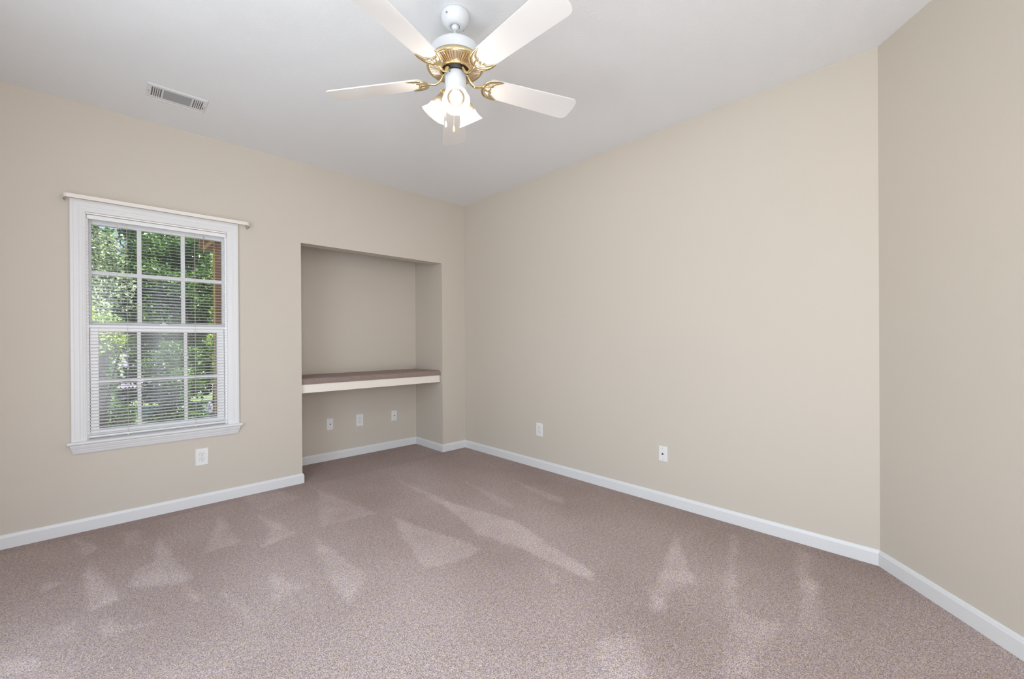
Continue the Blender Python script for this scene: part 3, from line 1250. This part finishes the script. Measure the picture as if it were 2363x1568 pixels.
# pull chains
ca = math.radians(-127.4)
side = Vector((.735, -.678, 0))
fr = Vector((-.678, -.735, 0))
for (lat, fwd, ztop, zbot, mt) in ((-.041, .034, 2.442, 2.216, M_FAN), (-.008, .004, 2.311, 2.216, mat_base('wood_pull', (.80, .52, .26), .35))):
    g = G()
    b0 = side * lat + fr * fwd
    if lat < -.02:
        g.tube([b0 + Vector((0, 0, Z(ztop))), b0 + fr * .012 + Vector((0, 0, Z(ztop))), b0 + fr * .014 + Vector((0, 0, Z(ztop - .006)))], .002, 8)
        b0 = b0 + fr * .014
    z = ztop - .006
    while z > zbot:
        g.lathe([(.0001, .0014), (.0010, .0010), (.0014, 0), (.0010, -.0010), (.0001, -.0014)], 6, Matrix.Translation(b0 + Vector((0, 0, Z(z)))))
        z -= .0034
    ch = g.build('pull_chain', M_NICKEL if lat < -.02 else M_BRASS, fan, smooth=True)
    g = G()
    g.lathe([(.0015, 0), (.0030, -.003), (.0048, -.012), (.0056, -.020), (.0050, -.026), (.003, -.030), (.0001, -.031)], 16,
            Matrix.Translation(b0 + Vector((0, 0, Z(zbot)))))
    g.build('chain_pull', mt, ch, smooth=True)

# ------------------------------------------------------------------ outdoors
M_GRASS = mat_base('lawn', (.10, .15, .05), .95)
add_var(M_GRASS, (.07, .11, .03), (.16, .20, .08), 3)
g = G()
g.box(-16, 10, TH + .02, 22, -1.35, -1.30)
o = g.build('ground', M_GRASS)
structure(o, 'lawn outside the window', 'ground')


def leaf_mat(name, c1, c2):
    m = mat_base(name, c1, .30, spec=.7)
    N, L, b = nodes(m)
    mx = add_var(m, c1, c2, 2.4, 4)
    tl = N.new('ShaderNodeBsdfTranslucent')
    L.new(mx.outputs[2], tl.inputs[0])
    ms = N.new('ShaderNodeMixShader')
    ms.inputs[0].default_value = .35
    out = N['Material Output']
    L.new(b.outputs[0], ms.inputs[1])
    L.new(tl.outputs[0], ms.inputs[2])
    L.new(ms.outputs[0], out.inputs[0])
    return m


LM = [leaf_mat('dark_leaves', (.020, .055, .015), (.13, .25, .05)), leaf_mat('bright_leaves', (.07, .17, .03), (.50, .62, .16)),
      leaf_mat('silver_green_leaves', (.05, .10, .04), (.48, .56, .34))]
M_BARK = mat_base('bark', (.10, .075, .055), .9)


def tree(name, base, height, crown_c, crown_r, nleaf, leaf, mat, label, seed, cat='tree', clumps=14):
    rnd = random.Random(seed)
    e = empty(name, base)
    tag(e, label, cat, group='trees and shrubs outside the window')
    g = G()
    cc = Vector(crown_c)
    tips = []
    for i in range(clumps):
        while True:
            v = Vector((rnd.uniform(-1, 1), rnd.uniform(-1, 1), rnd.uniform(-1, 1)))
            if v.length < 1:
                break
        tips.append(cc + Vector((v.x * crown_r[0], v.y * crown_r[1], v.z * crown_r[2])))
    g.tube(catmull([(0, 0, 0), (.04, .03, cc.z * .4), (cc.x * .6, cc.y * .6, cc.z * .8), cc], 5), lerp_list([.07, .05, .04, .02], 16), 8)
    for tp in tips:
        st = Vector((0, 0, 0)).lerp(cc, rnd.uniform(.45, .95))
        mid = st.lerp(tp, .5) + Vector((0, 0, .08))
        g.tube(catmull([st, mid, tp], 4), lerp_list([.020, .012, .004], 9), 5)
    g.build('trunk', M_BARK, e)
    lv = G()
    for i in range(nleaf):
        tp = tips[rnd.randrange(clumps)]
        v = Vector([max(-1.5, min(1.5, rnd.gauss(0, 1))) for _ in range(3)])
        r = .42 * min(crown_r)
        p = tp + v * r * .62
        s = leaf * rnd.uniform(.6, 1.25)
        R = Matrix.Rotation(rnd.uniform(0, 6.28), 3, 'Z') @ Matrix.Rotation(rnd.gauss(0.3, .7), 3, 'X') @ Matrix.Rotation(rnd.gauss(0, .6), 3, 'Y')
        b_ = len(lv.v)
        lv.v += [p, p + R @ Vector((s * .32, s * .5, 0)), p + R @ Vector((0, s, -s * .12)), p + R @ Vector((-s * .32, s * .5, 0))]
        lv.f.append((b_, b_ + 1, b_ + 2, b_ + 3))
    me = bpy.data.meshes.new('foliage')
    me.from_pydata([tuple(v) for v in lv.v], [], lv.f)
    me.materials.append(mat)
    o = bpy.data.objects.new('foliage', me)
    COL.objects.link(o)
    o.parent = e
    return e


GZ = -1.30
tree('broadleaf_tree', (-3.55, 5.6, GZ), 5, (0, 0, 3.5), (.75, .7, 1.8), 32000, .060, LM[2], 'pale sunlit tree filling the upper left panes', 3, clumps=46)
tree('broadleaf_tree', (-2.1, 7.4, GZ), 5, (0, 0, 3.5), (1.1, .6, 1.9), 40000, .065, LM[0], 'dark green tree behind the upper middle panes', 5, clumps=50)
tree('broadleaf_tree', (-.6, 5.7, GZ), 5, (0, 0, 3.3), (.75, .7, 1.6), 26000, .060, LM[1], 'bright green tree behind the upper right panes', 8, clumps=28)
tree('flowering_shrub', (-3.05, 2.3, GZ), 3, (0, 0, 2.55), (.28, .25, .36), 6500, .034, LM[1], 'yellow green shrub nearest the lower part of the upper left panes', 12, 'shrub', 18)
tree('evergreen_shrub', (-3.15, 3.6, GZ), 3, (0, 0, 1.7), (.38, .32, .95), 20000, .036, LM[0], 'dark evergreen shrub behind the lower left panes', 15, 'shrub', 26)
tree('evergreen_shrub', (-2.33, 3.6, GZ), 3, (0, 0, 1.7), (.34, .32, 1.0), 20000, .036, LM[0], 'dark evergreen shrub behind the lower middle panes', 17, 'shrub', 26)
tree('leafy_shrub', (-1.55, 3.6, GZ), 3, (0, 0, 2.35), (.33, .30, .55), 13000, .036, LM[1], 'bright leafy shrub behind the right hand panes', 21, 'shrub', 20)
for i in range(5):
    tree('garden_shrub', (-4.25 + i * 1.35, 9.3, GZ), 2, (0, 0, 1.5), (.42, .35, 1.1), 14000, .06, LM[0], 'low dark shrub in the row behind the fence', 60 + i, 'shrub', 20)
for i in range(9):
    tree('woodland_tree', (-7.4 + i * 1.45, 11.0 + (i % 2) * 3.4, GZ), 6, (0, 0, 3.6), (.95, .8, 3.0), 24000, .19, LM[0],
         'dark woodland tree far behind the garden', 40 + i, clumps=34)

# porch corner: post, beam, brace, roof boards
M_CEDAR = mat_base('cedar_wood', (.36, .17, .07), .7)
add_var(M_CEDAR, (.30, .13, .055), (.44, .22, .10), 6)
M_PINE = mat_base('yellow_pine', (.78, .50, .16), .6)
porch = empty('porch_frame', (-2.085, 1.55, GZ))
tag(porch, 'brown wooden porch post with yellow brace seen through the upper right pane', 'porch')
g = G()
g.box(-.07, .07, -.07, .07, 0, 3.75)
g.build('post', M_CEDAR, porch)
g = G()
g.box(-.079, -.0705, -.07, -.045, 0, 3.49)
g.build('trim_strip', M_PINE, porch)
g = G()
g.box(-.18, 2.2, .075, .16, 3.50, 3.62)
g.build('beam', M_CEDAR, porch)
g = G()
for i in range(9):
    g.box(-.20 + i * .28, -.20 + i * .28 + .2795, -.9, .5, 3.751, 3.78)
g.build('roof_boards', M_CEDAR, porch)
g = G()
M = Matrix.Translation((-.085, -.12, 3.575)) @ Matrix.Rotation(math.radians(42), 4, 'Y')
g.box(-.015, .015, -.02, .02, -.13, .15, M)
g.build('brace', M_PINE, porch)

# picket fence
fence = empty('picket_fence', (-.9, 4.45, GZ))
tag(fence, 'weathered grey picket fence low behind the right panes', 'fence')
M_FENCE = mat_base('weathered_grey_wood', (.22, .23, .27), .8)
g = G()
g.box(-1.2, 1.6, .012, .05, .45, .53)
g.box(-1.2, 1.6, .012, .05, 1.25, 1.33)
g.build('rail', M_FENCE, fence)
pk = None
for i in range(20):
    if pk is None:
        g = G()
        g.prism([(-.045, 0), (.045, 0), (.045, 1.50), (0, 1.56), (-.045, 1.50)], -.009, .009, Matrix.Rotation(math.pi / 2, 4, 'X'))
        pk = g.build('picket', M_FENCE, fence)
        pk.location = (-1.15, 0, 0)
    else:
        c = pk.copy()
        COL.objects.link(c)
        c.parent = fence
        c.location = (-1.15 + i * .14, 0, 0)
